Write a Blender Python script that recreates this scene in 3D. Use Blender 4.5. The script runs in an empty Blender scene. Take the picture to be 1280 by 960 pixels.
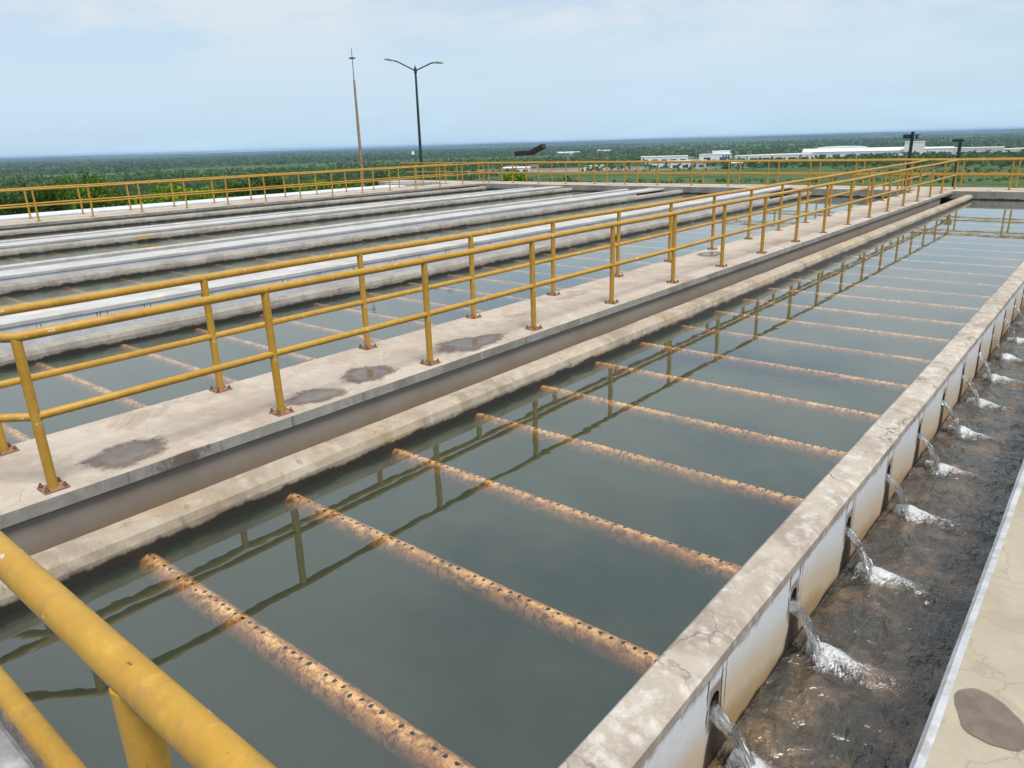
import bpy, bmesh, math, random
import numpy as np
from mathutils import Vector, Matrix, noise as mnoise
from mathutils.geometry import tessellate_polygon
random.seed(7); rng = np.random.default_rng(11)
sc = bpy.context.scene; COL = sc.collection
PI = math.pi

# ------------------------------------------------------------------ helpers
def link(name, me, mat=None, parent=None):
    o = bpy.data.objects.new(name, me); COL.objects.link(o)
    if mat is not None:
        for m in (mat if isinstance(mat, (list, tuple)) else [mat]): me.materials.append(m)
    if parent is not None: o.parent = parent
    return o
def tag(o, label, cat, group=None):
    o['label'] = label; o['category'] = cat
    if group: o['group'] = group
    return o
def struct(o, kind='structure'):
    o['kind'] = kind; return o
def thing(name, label, cat, loc=(0, 0, 0), rz=0, group=None):
    o = bpy.data.objects.new(name, None); COL.objects.link(o)
    o.location = loc; o.rotation_euler = (0, 0, rz); o.empty_display_size = .1
    return tag(o, label, cat, group)
def dup_tree(o, parent=None):
    c = o.copy(); COL.objects.link(c)
    if parent is not None: c.parent = parent
    for ch in list(o.children): dup_tree(ch, c)
    return c
class MB:
    def __init__(s): s.v = []; s.f = []; s.m = []; s.sm = []
    def add(s, vs, fs, mi=0, smooth=False):
        b = len(s.v); s.v.extend([tuple(v) for v in vs])
        for f in fs:
            s.f.append(tuple(b+i for i in f)); s.m.append(mi); s.sm.append(smooth)
    def box(s, x0, x1, y0, y1, z0, z1, mi=0):
        v = [(x, y, z) for z in (z0, z1) for y in (y0, y1) for x in (x0, x1)]
        s.add(v, [(0,2,3,1),(4,5,7,6),(0,1,5,4),(2,6,7,3),(0,4,6,2),(1,3,7,5)], mi)
    def obox(s, c, ax, ay, az, mi=0):
        c = Vector(c); ax = Vector(ax); ay = Vector(ay); az = Vector(az)
        v = [c+i*ax+j*ay+k*az for k in (-1,1) for j in (-1,1) for i in (-1,1)]
        s.add(v, [(0,2,3,1),(4,5,7,6),(0,1,5,4),(2,6,7,3),(0,4,6,2),(1,3,7,5)], mi)
    def tube(s, pts, r, n=12, mi=0, cap=True):
        pts = [Vector(p) for p in pts]; k = len(pts)
        rs = r if isinstance(r, (list, tuple)) else [r]*k
        rings = []; up = None
        for i in range(k):
            d = (pts[min(i+1, k-1)]-pts[max(i-1, 0)]).normalized()
            if up is None: up = Vector((0,0,1)) if abs(d.z) < .9 else Vector((1,0,0))
            a = d.cross(up).normalized(); b = a.cross(d).normalized(); up = b
            rings.append([pts[i]+rs[i]*(math.cos(2*PI*j/n)*a+math.sin(2*PI*j/n)*b) for j in range(n)])
        vs = [v for R in rings for v in R]
        fs = [(i*n+j, i*n+(j+1) % n, (i+1)*n+(j+1) % n, (i+1)*n+j) for i in range(k-1) for j in range(n)]
        s.add(vs, fs, mi, True)
        if cap: s.add(rings[0], [tuple(range(n))[::-1]], mi); s.add(rings[-1], [tuple(range(n))], mi)
    def prism(s, prof, y0, y1, step=.2, jit=0., seed=0, mi=0, smooth=False):
        """closed (x,z) outline swept along +y, its corners wandering a little"""
        n = max(1, int(round((y1-y0)/step))); k = len(prof); vs = []
        for i in range(n+1):
            y = y0+(y1-y0)*i/n
            for j, (x, z) in enumerate(prof):
                if jit:
                    q = mnoise.noise(Vector((j*7.3+seed*3.1, y*1.1, seed)))*.6+mnoise.noise(Vector((j*3.7+seed, y*3.1, seed+9)))*.3
                    q2 = mnoise.noise(Vector((j*5.1+seed*2.1, y*1.3, seed+31)))
                    vs.append((x+jit*q, y, z+jit*q2*.7))
                else: vs.append((x, y, z))
        fs = [(i*k+j, i*k+(j+1) % k, (i+1)*k+(j+1) % k, (i+1)*k+j) for i in range(n) for j in range(k)]
        s.add(vs, fs, mi, smooth)
        s.add(vs[:k], [tuple(range(k))[::-1]], mi); s.add(vs[-k:], [tuple(range(k))], mi)
    def build(s, name, mat=None, parent=None, fix=True):
        me = bpy.data.meshes.new(name); me.from_pydata(s.v, [], s.f)
        me.polygons.foreach_set('material_index', s.m); me.polygons.foreach_set('use_smooth', s.sm)
        if fix:
            bm = bmesh.new(); bm.from_mesh(me); bmesh.ops.recalc_face_normals(bm, faces=bm.faces); bm.to_mesh(me); bm.free()
        me.update(); return link(name, me, mat, parent)
def bevel(o, w, seg=2, ang=.6):
    bm = bmesh.new(); bm.from_mesh(o.data)
    bmesh.ops.remove_doubles(bm, verts=bm.verts, dist=1e-5)
    es = [e for e in bm.edges if len(e.link_faces) == 2 and e.calc_face_angle(0) > ang]
    bmesh.ops.bevel(bm, geom=es, offset=w, segments=seg, affect='EDGES', profile=.6, clamp_overlap=True)
    bm.to_mesh(o.data); bm.free(); return o
ORD = 'first second third fourth fifth sixth seventh eighth ninth tenth eleventh twelfth thirteenth fourteenth fifteenth sixteenth seventeenth eighteenth nineteenth twentieth twenty-first twenty-second twenty-third twenty-fourth twenty-fifth twenty-sixth twenty-seventh twenty-eighth twenty-ninth thirtieth'.split()

# ------------------------------------------------------------------ node helper
class G:
    def __init__(s, nt): s.nt = nt
    def n(s, t, ins=None, **kw):
        d = s.nt.nodes.new(t)
        for k, v in kw.items(): setattr(d, k, v)
        for k, v in (ins or {}).items():
            k = d.inputs[k] if not isinstance(k, str) else d.inputs[k]
            if isinstance(v, bpy.types.NodeSocket): s.nt.links.new(v, k)
            else: k.default_value = v
        return d
    def math(s, op, a, b=0., c=0., clamp=False):
        d = s.n('ShaderNodeMath', {0: a, 1: b, 2: c}, operation=op); d.use_clamp = clamp; return d.outputs[0]
    def mix(s, f, a, b, mode='MIX'):
        d = s.n('ShaderNodeMix', data_type='RGBA', blend_type=mode)
        for k, v in ((0, f), (6, a), (7, b)):
            if isinstance(v, bpy.types.NodeSocket): s.nt.links.new(v, d.inputs[k])
            else: d.inputs[k].default_value = (*v, 1) if isinstance(v, tuple) and len(v) == 3 else v
        return d.outputs[2]
    def noise(s, vec, scale, detail=4., rough=.55, dist=0.):
        return s.n('ShaderNodeTexNoise', {'Vector': vec, 'Scale': scale, 'Detail': detail, 'Roughness': rough, 'Distortion': dist}).outputs['Fac']
    def map(s, v, a, b, c=0., d=1., smooth=True):
        m = s.n('ShaderNodeMapRange', {0: v, 1: a, 2: b, 3: c, 4: d}, interpolation_type='SMOOTHSTEP' if smooth else 'LINEAR'); return m.outputs[0]
    def scl(s, vec, x, y, z):
        return s.n('ShaderNodeMapping', {'Vector': vec, 'Scale': (x, y, z)}).outputs[0]
    def bump(s, h, st=.3, dist=.01, nrm=None):
        i = {'Height': h, 'Strength': st, 'Distance': dist}
        if nrm is not None: i['Normal'] = nrm
        return s.n('ShaderNodeBump', i).outputs[0]
    def coord(s, which='Object'): return s.n('ShaderNodeTexCoord').outputs[which]
    def xyz(s, v):
        q = s.n('ShaderNodeSeparateXYZ', {0: v}); return q.outputs[0], q.outputs[1], q.outputs[2]
def newmat(name):
    m = bpy.data.materials.new(name); m.use_nodes = True; m.node_tree.nodes.clear(); return m, G(m.node_tree)
def finish(m, g, col, rough=.8, nrm=None, spec=.5, metal=0., **kw):
    i = {'Base Color': col if isinstance(col, bpy.types.NodeSocket) else (*col, 1), 'Roughness': rough, 'Specular IOR Level': spec, 'Metallic': metal}
    i.update(kw)
    if nrm is not None: i['Normal'] = nrm
    p = g.n('ShaderNodeBsdfPrincipled', i)
    o = g.n('ShaderNodeOutputMaterial', {0: p.outputs[0]}); return m

def concrete(name, base, dark, light, scale=1., wet=None, wetcol=(.035,.030,.026), cracks=0., streak=0., rough=.88, blot=.5, stain=None, bumpst=.35, soft=(.012, -.014), wamp=.10):
    m, g = newmat(name); p = g.coord()
    a = g.noise(p, 1.3*scale, 6, .62, .4); b = g.noise(p, 7*scale, 5, .6); c = g.noise(p, 60*scale, 3, .6); d = g.noise(p, 260*scale, 2, .5)
    col = g.mix(g.map(a, .38, .66), base, dark)
    col = g.mix(g.math('MULTIPLY', g.map(b, .45, .75), blot), col, light)
    col = g.mix(g.math('MULTIPLY', g.map(c, .52, .72), .35), col, dark)
    col = g.mix(g.math('MULTIPLY', g.map(d, .6, .75), .3), col, tuple(x*.45 for x in base))
    x, y, z = g.xyz(p)
    if stain:
        e = g.noise(g.scl(p, .8, .5, 1), 1.9, 7, .68, .8)
        col = g.mix(g.math('MULTIPLY', g.map(e, .53, .66), .75), col, stain)
    if streak:   # run-off marks down the sides
        sn = g.noise(g.scl(p, 14, 14, .9), 1., 4, .65)
        col = g.mix(g.math('MULTIPLY', g.map(sn, .56, .74), streak), col, tuple(x*.42 for x in dark))
        col = g.mix(g.math('MULTIPLY', g.map(sn, .42, .3), streak*.6), col, light)
    hb = g.math('ADD', g.math('MULTIPLY', b, .6), g.math('MULTIPLY', c, .4))
    if cracks:
        w = g.n('ShaderNodeTexNoise', {'Vector': p, 'Scale': 4., 'Detail': 5.}).outputs['Color']
        pv = g.n('ShaderNodeVectorMath', {0: p, 1: g.n('ShaderNodeVectorMath', {0: w, 3: .35}, operation='SCALE').outputs[0]}, operation='ADD').outputs[0]
        v = g.n('ShaderNodeTexVoronoi', {'Vector': pv, 'Scale': 3.2}, feature='DISTANCE_TO_EDGE').outputs['Distance']
        k = g.math('MULTIPLY', g.map(v, .022, .002), g.map(g.noise(p, 1.7, 2), .42, .6))
        col = g.mix(g.math('MULTIPLY', k, cracks), col, tuple(x*.35 for x in dark))
        hb = g.math('SUBTRACT', hb, g.math('MULTIPLY', k, .5))
    r = rough
    if wet is not None:
        wn = g.math('ADD', g.math('MULTIPLY', g.noise(g.scl(p, 3, 3, .6), 1.2, 5, .7), wamp), g.math('MULTIPLY', g.noise(p, 9, 3), .03))
        lim = g.math('ADD', wn, wet-.065)
        f = g.map(g.math('SUBTRACT', z, lim), *soft)
        col = g.mix(f, col, wetcol); r = g.map(f, 0, 1, rough, .35)
    return finish(m, g, col, r, g.bump(hb, bumpst, .012), .35)

M = {}
M['deck'] = concrete('walkway concrete', (.43,.375,.315), (.36,.295,.235), (.52,.475,.42), 1., stain=(.27,.205,.16), blot=.6, cracks=.25)
M['deckside'] = concrete('walkway edge concrete', (.30,.293,.268), (.20,.193,.172), (.44,.43,.40), 1.2, streak=.7)
M['curb'] = concrete('curb concrete', (.37,.315,.245), (.25,.205,.15), (.47,.415,.335), 1.2, wet=-.195, streak=.6, stain=(.40,.26,.13), blot=.7)
M['curbgrey'] = concrete('grey curb concrete', (.31,.285,.25), (.21,.19,.165), (.42,.395,.35), 1.3, wet=-.208, streak=.4)
M['cap'] = concrete('wall cap concrete', (.40,.358,.305), (.27,.228,.188), (.58,.555,.52), 2.2, cracks=.8, stain=(.27,.21,.165), blot=.75)
M['slab'] = concrete('tan slab concrete', (.365,.32,.245), (.30,.26,.195), (.425,.385,.315), .9, stain=(.36,.30,.22), cracks=.15)
M['farwall'] = concrete('far wall concrete', (.36,.345,.315), (.24,.225,.20), (.46,.45,.42), 1.1, wet=-.215, streak=.5)
M['neardeck'] = concrete('near deck concrete', (.30,.285,.275), (.22,.205,.195), (.50,.49,.48), 2.5, blot=.8)
M['silt'] = concrete('silt covered wall', (.40,.36,.315), (.34,.29,.24), (.46,.39,.31), .7, blot=.3, bumpst=.08, rough=.7)
M['silt'] = concrete('silt covered wall', (.30,.27,.235), (.25,.215,.18), (.34,.29,.235), .7, wet=-.235, wetcol=(.25,.175,.115), soft=(.10, -.10), wamp=.04, blot=.3, bumpst=.08, rough=.7)
M['dark'] = concrete('dark wet concrete', (.05,.045,.04), (.03,.028,.025), (.07,.065,.06), 1.)
M['wpaint'] = concrete('aged white paint', (.58,.61,.66), (.46,.49,.53), (.68,.70,.74), .9, streak=.18, stain=(.50,.50,.49), blot=.5, bumpst=.15, cracks=.1)
M['wtop'] = concrete('white painted top', (.44,.445,.445), (.35,.345,.33), (.52,.525,.53), .9, stain=(.60,.53,.42), blot=.5, bumpst=.15)
M['edgepaint'] = concrete('white edge paint', (.45,.47,.50), (.31,.315,.31), (.55,.565,.585), 2.6, streak=.4, blot=.8, bumpst=.15)

PITCH, Y1 = .84, 1.344        # spacing of pipes / outlets along the tank
def holed_wall_mat():
    m, g = newmat('white wall paint with outlet stains'); p = g.coord(); x, y, z = g.xyz(p)
    big = g.noise(p, 2.2, 5, .6); fine = g.noise(p, 35, 3); st = g.noise(g.scl(p, 1, 22, 1.2), 1., 4, .65)
    # paint gone tan towards the splash zone
    lev = g.math('ADD', g.math('MULTIPLY', g.math('SUBTRACT', big, .5), .22), z)
    ym0 = g.math('ADD', g.math('DIVIDE', g.math('SUBTRACT', y, Y1-13), PITCH), 40.5)
    fr = g.math('MULTIPLY', g.math('SUBTRACT', g.math('FRACT', ym0), .5), PITCH)    # distance along the wall to the nearest outlet
    fr2 = g.math('FRACT', g.math('ADD', ym0, .5-.062/PITCH))
    lev = g.math('ADD', lev, g.math('MULTIPLY', g.math('SUBTRACT', fr2, .55), .20))
    col = g.mix(g.map(lev, -.24, -.47), (.68,.71,.745), (.62,.525,.39))
    col = g.mix(g.map(lev, -.46, -.60), col, (.42,.29,.15))
    col = g.mix(g.math('MULTIPLY', g.map(fine, .55, .7), .25), col, (.45,.40,.33))
    col = g.mix(g.math('MULTIPLY', g.map(st, .58, .74), .3), col, (.33,.31,.28))
    # black seams running up from each outlet
    wob = g.math('MULTIPLY', g.math('SUBTRACT', g.noise(g.scl(p, 1, 1, 7), 1., 3), .5), .05)
    for off, w in ((-.062, .0055), (.062, .0055), (.10, .003)):
        q = g.math('ABSOLUTE', g.math('ADD', g.math('SUBTRACT', fr, off), wob))
        k = g.math('MULTIPLY', g.map(q, w*2, w*.5), g.map(g.noise(g.scl(p, 2, 2, 9), 1., 3), .30, .44))
        k = g.math('MULTIPLY', k, g.map(z, -.42, -.36)); col = g.mix(g.math('MULTIPLY', k, .95), col, (.03,.026,.024))
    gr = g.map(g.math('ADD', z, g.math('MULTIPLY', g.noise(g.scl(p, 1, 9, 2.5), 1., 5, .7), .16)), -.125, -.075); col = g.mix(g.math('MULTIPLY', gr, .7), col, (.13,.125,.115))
    # dark algae under the outlet, spreading towards the water
    wid = g.map(z, -.36, -.66, .04, .13, False)
    e = g.math('SUBTRACT', g.math('ABSOLUTE', g.math('SUBTRACT', fr, .03)), g.math('ADD', wid, g.math('MULTIPLY', g.math('SUBTRACT', g.noise(p, 9, 4), .5), .05)))
    k = g.math('MULTIPLY', g.map(e, .012, -.014), g.map(z, -.33, -.37)); col = g.mix(k, col, (.055,.042,.03))
    zz = g.math('ADD', z, g.math('MULTIPLY', g.math('SUBTRACT', g.noise(p, 5, 4), .5), .08))
    k2 = g.map(zz, -.565, -.60); col = g.mix(k2, col, (.04,.032,.024))
    rim = g.math('SUBTRACT', g.math('ABSOLUTE', fr), .046); k3 = g.math('MULTIPLY', g.map(rim, .012, 0), g.map(g.math('ABSOLUTE', g.math('ADD', z, .33)), .11, .085))
    col = g.mix(g.math('MULTIPLY', k3, .8), col, (.20,.12,.06))
    return finish(m, g, col, .55, g.bump(g.math('ADD', big, g.math('MULTIPLY', fine, .3)), .2, .01))
M['holed'] = holed_wall_mat()

def yellow_mat():
    m, g = newmat('yellow railing paint'); p = g.coord()
    a = g.noise(p, 3.5, 5, .6); b = g.noise(p, 30, 4, .65); c = g.noise(p, 140, 2)
    col = g.mix(g.map(a, .35, .7), (.44,.255,.034), (.36,.195,.021))
    col = g.mix(g.math('MULTIPLY', g.map(b, .5, .72), .35), col, (.62,.38,.10))
    col = g.mix(g.math('MULTIPLY', g.map(g.noise(p, 11, 6, .75), .64, .72), .55), col, (.25,.13,.04))
    col = g.mix(g.math('MULTIPLY', g.map(c, .68, .78), .5), col, (.14,.08,.04))
    oz = g.noise(g.scl(p, 20, 20, 2.2), 1., 5, .7)
    col = g.mix(g.math('MULTIPLY', g.map(oz, .50, .66), .5), col, (.30,.17,.055))
    chip = g.noise(p, 23, 3, .55); col = g.mix(g.map(chip, .685, .70), col, (.50,.45,.36)); col = g.mix(g.map(g.noise(p, 17, 5, .7, 1.), .665, .70), col, (.12,.06,.025))
    return finish(m, g, col, g.map(b, .3, .7, .42, .62), g.bump(g.math('ADD', b, chip), .10, .004), .4)
M['yellow'] = yellow_mat()
def rust_mat(name, cols, scale=1., rough=.9):
    m, g = newmat(name); p = g.coord()
    off = g.math('MULTIPLY', g.n('ShaderNodeObjectInfo').outputs['Random'], 50.)
    pv = g.n('ShaderNodeVectorMath', {0: p, 1: off}, operation='ADD').outputs[0]
    a = g.noise(pv, 11*scale, 6, .75, .8); b = g.noise(pv, 34*scale, 5, .7); c = g.noise(pv, 90*scale, 3)
    col = g.mix(g.map(a, .38, .62), cols[0], cols[1])
    col = g.mix(g.map(b, .54, .64), col, cols[2]); col = g.mix(g.math('MULTIPLY', g.map(c, .58, .68), .8), col, cols[3])
    return m, g, p, col, b, c
m_, g_, p_, col_, b_, c_ = rust_mat('rusty encrusted pipe', ((.46,.215,.065), (.22,.085,.03), (.74,.50,.26), (.09,.04,.018)))
# brown scale on the flanks, paler crust along the drilled crown
X_, Y_, Z_ = g_.xyz(p_)
yw = g_.math('ADD', g_.math('ABSOLUTE', g_.math('ADD', Y_, .004)), g_.math('MULTIPLY', g_.math('ADD', g_.math('SUBTRACT', b_, .5), g_.math('SUBTRACT', g_.noise(p_, 7, 4, .7), .5)), .09))
oi = g_.math('MULTIPLY', g_.n('ShaderNodeObjectInfo').outputs['Random'], 90.); po = g_.n('ShaderNodeVectorMath', {0: p_, 1: oi}, operation='ADD').outputs[0]
d_ = g_.noise(po, 24, 6, .75, .6); e_ = g_.noise(po, 4.5, 4, .6)
flank = g_.mix(g_.map(d_, .46, .58), (.36,.145,.036), (.080,.034,.016)); flank = g_.mix(g_.math('MULTIPLY', g_.map(b_, .57, .63), .7), flank, (.55,.27,.085)); flank = g_.mix(g_.math('MULTIPLY', g_.map(e_, .50, .62), .55), flank, (.16,.065,.03))
crust = g_.mix(g_.map(d_, .44, .60), (.68,.40,.14), (.26,.10,.026))
col_ = g_.mix(g_.math('MULTIPLY', g_.map(yw, .034, .006), g_.map(e_, .68, .42, .35, 1.)), flank, crust)
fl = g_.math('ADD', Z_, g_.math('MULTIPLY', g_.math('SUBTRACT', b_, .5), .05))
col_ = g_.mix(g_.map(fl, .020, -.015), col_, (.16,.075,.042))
M['rust'] = finish(m_, g_, col_, .9, g_.bump(g_.math('ADD', b_, g_.math('MULTIPLY', c_, .5)), .8, .01))
m_, g_, p_, col_, b_, c_ = rust_mat('rusty plate', ((.27,.14,.08), (.15,.07,.04), (.36,.21,.13), (.08,.04,.025)), 1.3)
M['plate'] = finish(m_, g_, col_, .85, g_.bump(b_, .4, .004))
m_, g_, p_, col_, b_, c_ = rust_mat('bolt rust', ((.10,.05,.03), (.06,.03,.02), (.14,.07,.04), (.03,.02,.015)), 2)
M['bolt'] = finish(m_, g_, col_, .7)
m_, g_, p_, col_, b_, c_ = rust_mat('rusty mast', ((.30,.24,.19), (.26,.13,.06), (.34,.20,.11), (.14,.10,.08)), .35)
M['mast'] = finish(m_, g_, col_, .8)
def plain(name, col, rough=.6, var=.2, scale=6., metal=0.):
    m, g = newmat(name); p = g.coord(); a = g.noise(p, scale, 4)
    return finish(m, g, g.mix(g.map(a, .35, .7), col, tuple(c*(1-var) for c in col)), rough, None, .5, metal)
M['greenpole'] = plain('dark green pole paint', (.012,.035,.04), .45)
M['lampgrey'] = plain('grey lamp housing', (.16,.17,.17), .5)
M['lens'] = plain('lamp glass', (.45,.46,.45), .25)
M['brownlamp'] = plain('dark bronze lamp housing', (.035,.022,.02), .5)
M['palepole'] = plain('pale galvanised pole', (.30,.32,.34), .5)
M['darkmetal'] = plain('dark metal rod', (.06,.06,.065), .5)
M['inside'] = plain('pipe inside', (.012,.008,.006), .9)

# ------------------------------------------------------------------ water
def water_mat(name, murk, dens, wav=1.):
    m, g = newmat(name); p = g.coord('Generated') if False else g.coord()
    n1 = g.noise(g.scl(p, 3.6, 2.6, 1), 1., 2, .5, .3); n2 = g.noise(g.scl(p, 13, 9, 1), 1., 2, .5)
    h = g.math('ADD', n1, g.math('MULTIPLY', n2, .16))
    nr = g.bump(h, .05*wav, .020)
    gl = g.n('ShaderNodeBsdfGlossy', {'Color': (1,1,1,1), 'Roughness': .0, 'Normal': nr})
    tr = g.n('ShaderNodeBsdfTransparent')
    fz = g.n('ShaderNodeFresnel', {'IOR': 1.95, 'Normal': nr}).outputs[0]
    bk = g.n('ShaderNodeNewGeometry').outputs['Backfacing']
    f = g.math('MULTIPLY', fz, g.math('SUBTRACT', 1., bk))
    mx = g.n('ShaderNodeMixShader', {0: f, 1: tr.outputs[0], 2: gl.outputs[0]})
    vol = g.n('ShaderNodeVolumePrincipled', {'Color': (*murk, 1), 'Density': dens, 'Anisotropy': .2})
    g.n('ShaderNodeOutputMaterial', {0: mx.outputs[0], 1: vol.outputs[0]}); return m
M['water'] = water_mat('murky tank water', (.178,.250,.180), 7.5)
M['gutterwater'] = concrete('gutter silt water', (.16,.14,.115), (.13,.11,.09), (.19,.165,.135), .6, rough=.06, blot=.2, bumpst=.02)
ZW = -.25
def water_box(name, x0, x1, y0, y1, z1=ZW, z0=-1.28, mat='water'):
    b = MB(); b.box(x0, x1, y0, y1, z0, z1); return struct(b.build(name, M[mat]))

# ------------------------------------------------------------------ the works: walls, curbs, walkways
YN, YF = -4.0, 25.5           # left tanks start / far wall
b = MB(); b.box(-24.6, 2.9, -4.4, 27.1, -2.7, -1.28); struct(b.build('tank_floor', M['dark']))
def curb(name, xt, xg, zt, y0, y1, mat, label, seed, jit=.006, parts=None):
    """tank side xt, gutter side xg, top zt; chamfered towards the tank"""
    s = 1 if xt > xg else -1
    pr = [(xt, -1.28), (xt, zt-.075), (xt-s*.015, zt-.03), (xt-s*.055, zt), (xg+s*.02, zt), (xg, zt-.018), (xg, -1.28)]
    m = MB(); m.prism(pr, y0, y1, .12, jit, seed)
    o = m.build(name, M[mat]); return tag(o, label, 'wall')
curb('curb_wall', -3.58, -3.77, -.10, .352, 25.38, 'curb', 'low tan curb wall between the nearest large tank and the gutter beside the walkway', 1, .008)
curb('curb_wall', -8.16, -8.34, -.10, YN, 25.38, 'curbgrey', 'chipped grey curb wall on the far side of the tank behind the railed walkway', 2, .011)
curb('curb_wall', -12.66, -12.86, -.10, YN, 25.2, 'curbgrey', 'grey curb wall in front of the narrow painted median with a joint line', 3)
curb('curb_wall', -15.12, -14.95, -.10, YN, 25.2, 'wtop', 'white edged curb wall just behind the narrow painted median with a joint line', 4)
curb('curb_wall', -17.55, -17.82, -.10, YN, 25.2, 'curbgrey', 'grey curb wall with one tan patch in front of the stained white median', 5)
curb('curb_wall', -19.75, -19.58, -.10, YN, 25.2, 'wtop', 'white edged curb wall just behind the stained white median', 6)
curb('curb_wall', -22.10, -22.32, -.10, YN, 25.1, 'curbgrey', 'grey curb wall along the foot of the far left railed walkway', 7)

def deck_slab(name, x0, x1, y0, y1, zt, th, label, mtop, mside, seed, wall=None):
    t = thing(name, label, 'walkway', ((x0+x1)/2, (y0+y1)/2, 0))
    off = t.location
    m = MB(); m.prism([(x0, zt-th), (x0, zt-.012), (x0+.014, zt), (x1-.014, zt), (x1, zt-.012), (x1, zt-th)], y0, y1, .15, .0035, seed)
    # top faces get the trodden surface, sides the grey concrete
    for i, f in enumerate(m.f):
        zs = [m.v[k][2] for k in f]; m.m[i] = 0 if min(zs) > zt-.03 else 1
    m.v = [(x-off.x, y-off.y, z) for x, y, z in m.v]
    m.build('deck', [M[mtop], M[mside]], t)
    if wall:
        m = MB(); wx0, wx1, wy0, wy1, wm = wall
        m.box(wx0-off.x, wx1-off.x, wy0-off.y, wy1-off.y, -1.28, zt-th-.002); m.build('support_wall', M[wm], t)
    return t
deck_slab('walkway', -5.13, -4.12, .352, 25.497, 0., .082, 'pale concrete walkway carrying two yellow railings down the middle of the picture', 'deck', 'deckside', 11, (-5.06, -4.15, .352, 23.88, 'silt'))
deck_slab('walkway', -24.5, -22.85, YN, 25.497, 0., .09, 'far left concrete walkway with two yellow railings in front of the trees', 'deck', 'deckside', 12, (-24.45, -22.88, YN, 23.6, 'silt'))
def median(label, x0, x1, zt, mtop, mside, seed, joint=False):
    t = thing('median_wall', label, 'wall', ((x0+x1)/2, 10, 0)); ox = t.location.x
    m = MB(); c = (x0+x1)/2-ox; h = (x1-x0)/2
    spans = [(-h, h)] if not joint else [(-h, c-.012), (c+.012, h)]
    for k, (a, e) in enumerate(spans):
        m.prism([(a, zt-.05), (a, zt-.008), (a+.01, zt), (e-.01, zt), (e, zt-.008), (e, zt-.05)], YN-10, YF-.003-10, .2, .004, seed+k)
    m.build('top_slab', M[mtop], t)
    m = MB(); m.box(-h+.012, h-.012, YN-10, 23.5-10, -1.28, zt-.052); m.build('painted_wall', M[mside], t)
    return t
median('white painted median wall with dark drip marks behind the tank of the railed walkway', -9.36, -8.83, .06, 'wtop', 'wpaint', 21)
median('narrow cream and white median with a thin joint line along its top', -14.26, -13.60, -.085, 'wtop', 'wpaint', 24, True)
median('stained white median wall, second painted median from the far left walkway railings', -18.85, -18.22, -.075, 'wtop', 'wpaint', 27)
# drip marks on the first median are thin rust and algae runs: real little relief strips
m = MB()
for k in range(34):
    y = .8+k*.62+random.uniform(-.1, .1)
    for q in range(random.choice((1, 2, 2, 3))):
        yy = y+q*random.uniform(.03, .09); z1 = .008-random.uniform(0, .03); z0 = z1-random.uniform(.03, .16); w = random.uniform(.003, .009)
        m.add([(-8.8405, yy-w, z1), (-8.8405, yy+w, z1), (-8.8405, yy+w*.3, z0), (-8.8405, yy-w*.3, z0)], [(0,1,2,3)])
mw = [o for o in COL.objects if o.name.startswith('median_wall')][0]
m.v = [(x-mw.location.x, y-mw.location.y, z) for x, y, z in m.v]
M['drip'] = plain('dark drip mark', (.12,.115,.11), .8, .5, 30)
m.build('drip_marks', M['drip'], mw, fix=False)
# tan patch on the fifth curb
cw = [o for o in COL.objects if o.name.startswith('curb_wall')][4]
m = MB(); m.box(-17.556, -17.522, 7.72, 8.16, -.195, -.112); M['patch'] = plain('tan repair patch', (.52,.36,.17), .8, .2, 9)
m.v = [(x, y, z) for x, y, z in m.v]; pt = m.build('repair_patch', M['patch'], cw); bevel(pt, .006, 1)

# gutters: shallow silty water
for k, (x0, x1, nm) in enumerate(((-4.15, -3.77, 0), (-8.84, -8.34, 0), (-13.61, -12.86, 0), (-14.95, -14.25, 0), (-18.27, -17.82, 0), (-19.58, -18.94, 0), (-22.88, -22.32, 0))):
    m = MB(); m.box(x0-.01, x1+.01, YN if k else .352, YF, -1.27, -.42); struct(m.build('gutter_water', M['gutterwater']))

# near cross deck (camera stands on it), far cross walkway, left end wall
deck = MB(); deck.prism([(.35, -1.28), (.35, .20), (.335, .22), (-2.5, .22), (-2.5, -1.28)], -3.3, 2.9, .2, .002, 31)
deck.v = [(y, x, z) for x, y, z in deck.v]
tag(deck.build('near_deck', M['neardeck']), 'grey concrete deck edge under the close yellow railing at lower left corner', 'deck')
m = MB(); m.box(-24.6, -5.14, -4.38, YN-.003, -1.28, .02); tag(m.build('end_wall', M['deckside']), 'concrete end wall closing the near end of the left tanks', 'wall')
fw = MB(); fw.prism([(YF, -1.28), (YF, -.014), (YF+.014, 0), (27.10, 0), (27.115, -.014), (27.115, -1.28)], -29.7, 6., .25, .005, 33)
fw.v = [(y, x, z) for x, y, z in fw.v]
for i, f in enumerate(fw.f): fw.m[i] = 0 if min(fw.v[k][2] for k in f) > -.03 else 1
tag(fw.build('cross_walkway', [M['deck'], M['farwall']]), 'concrete cross walkway closing the far end of all the tanks', 'walkway')
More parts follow.
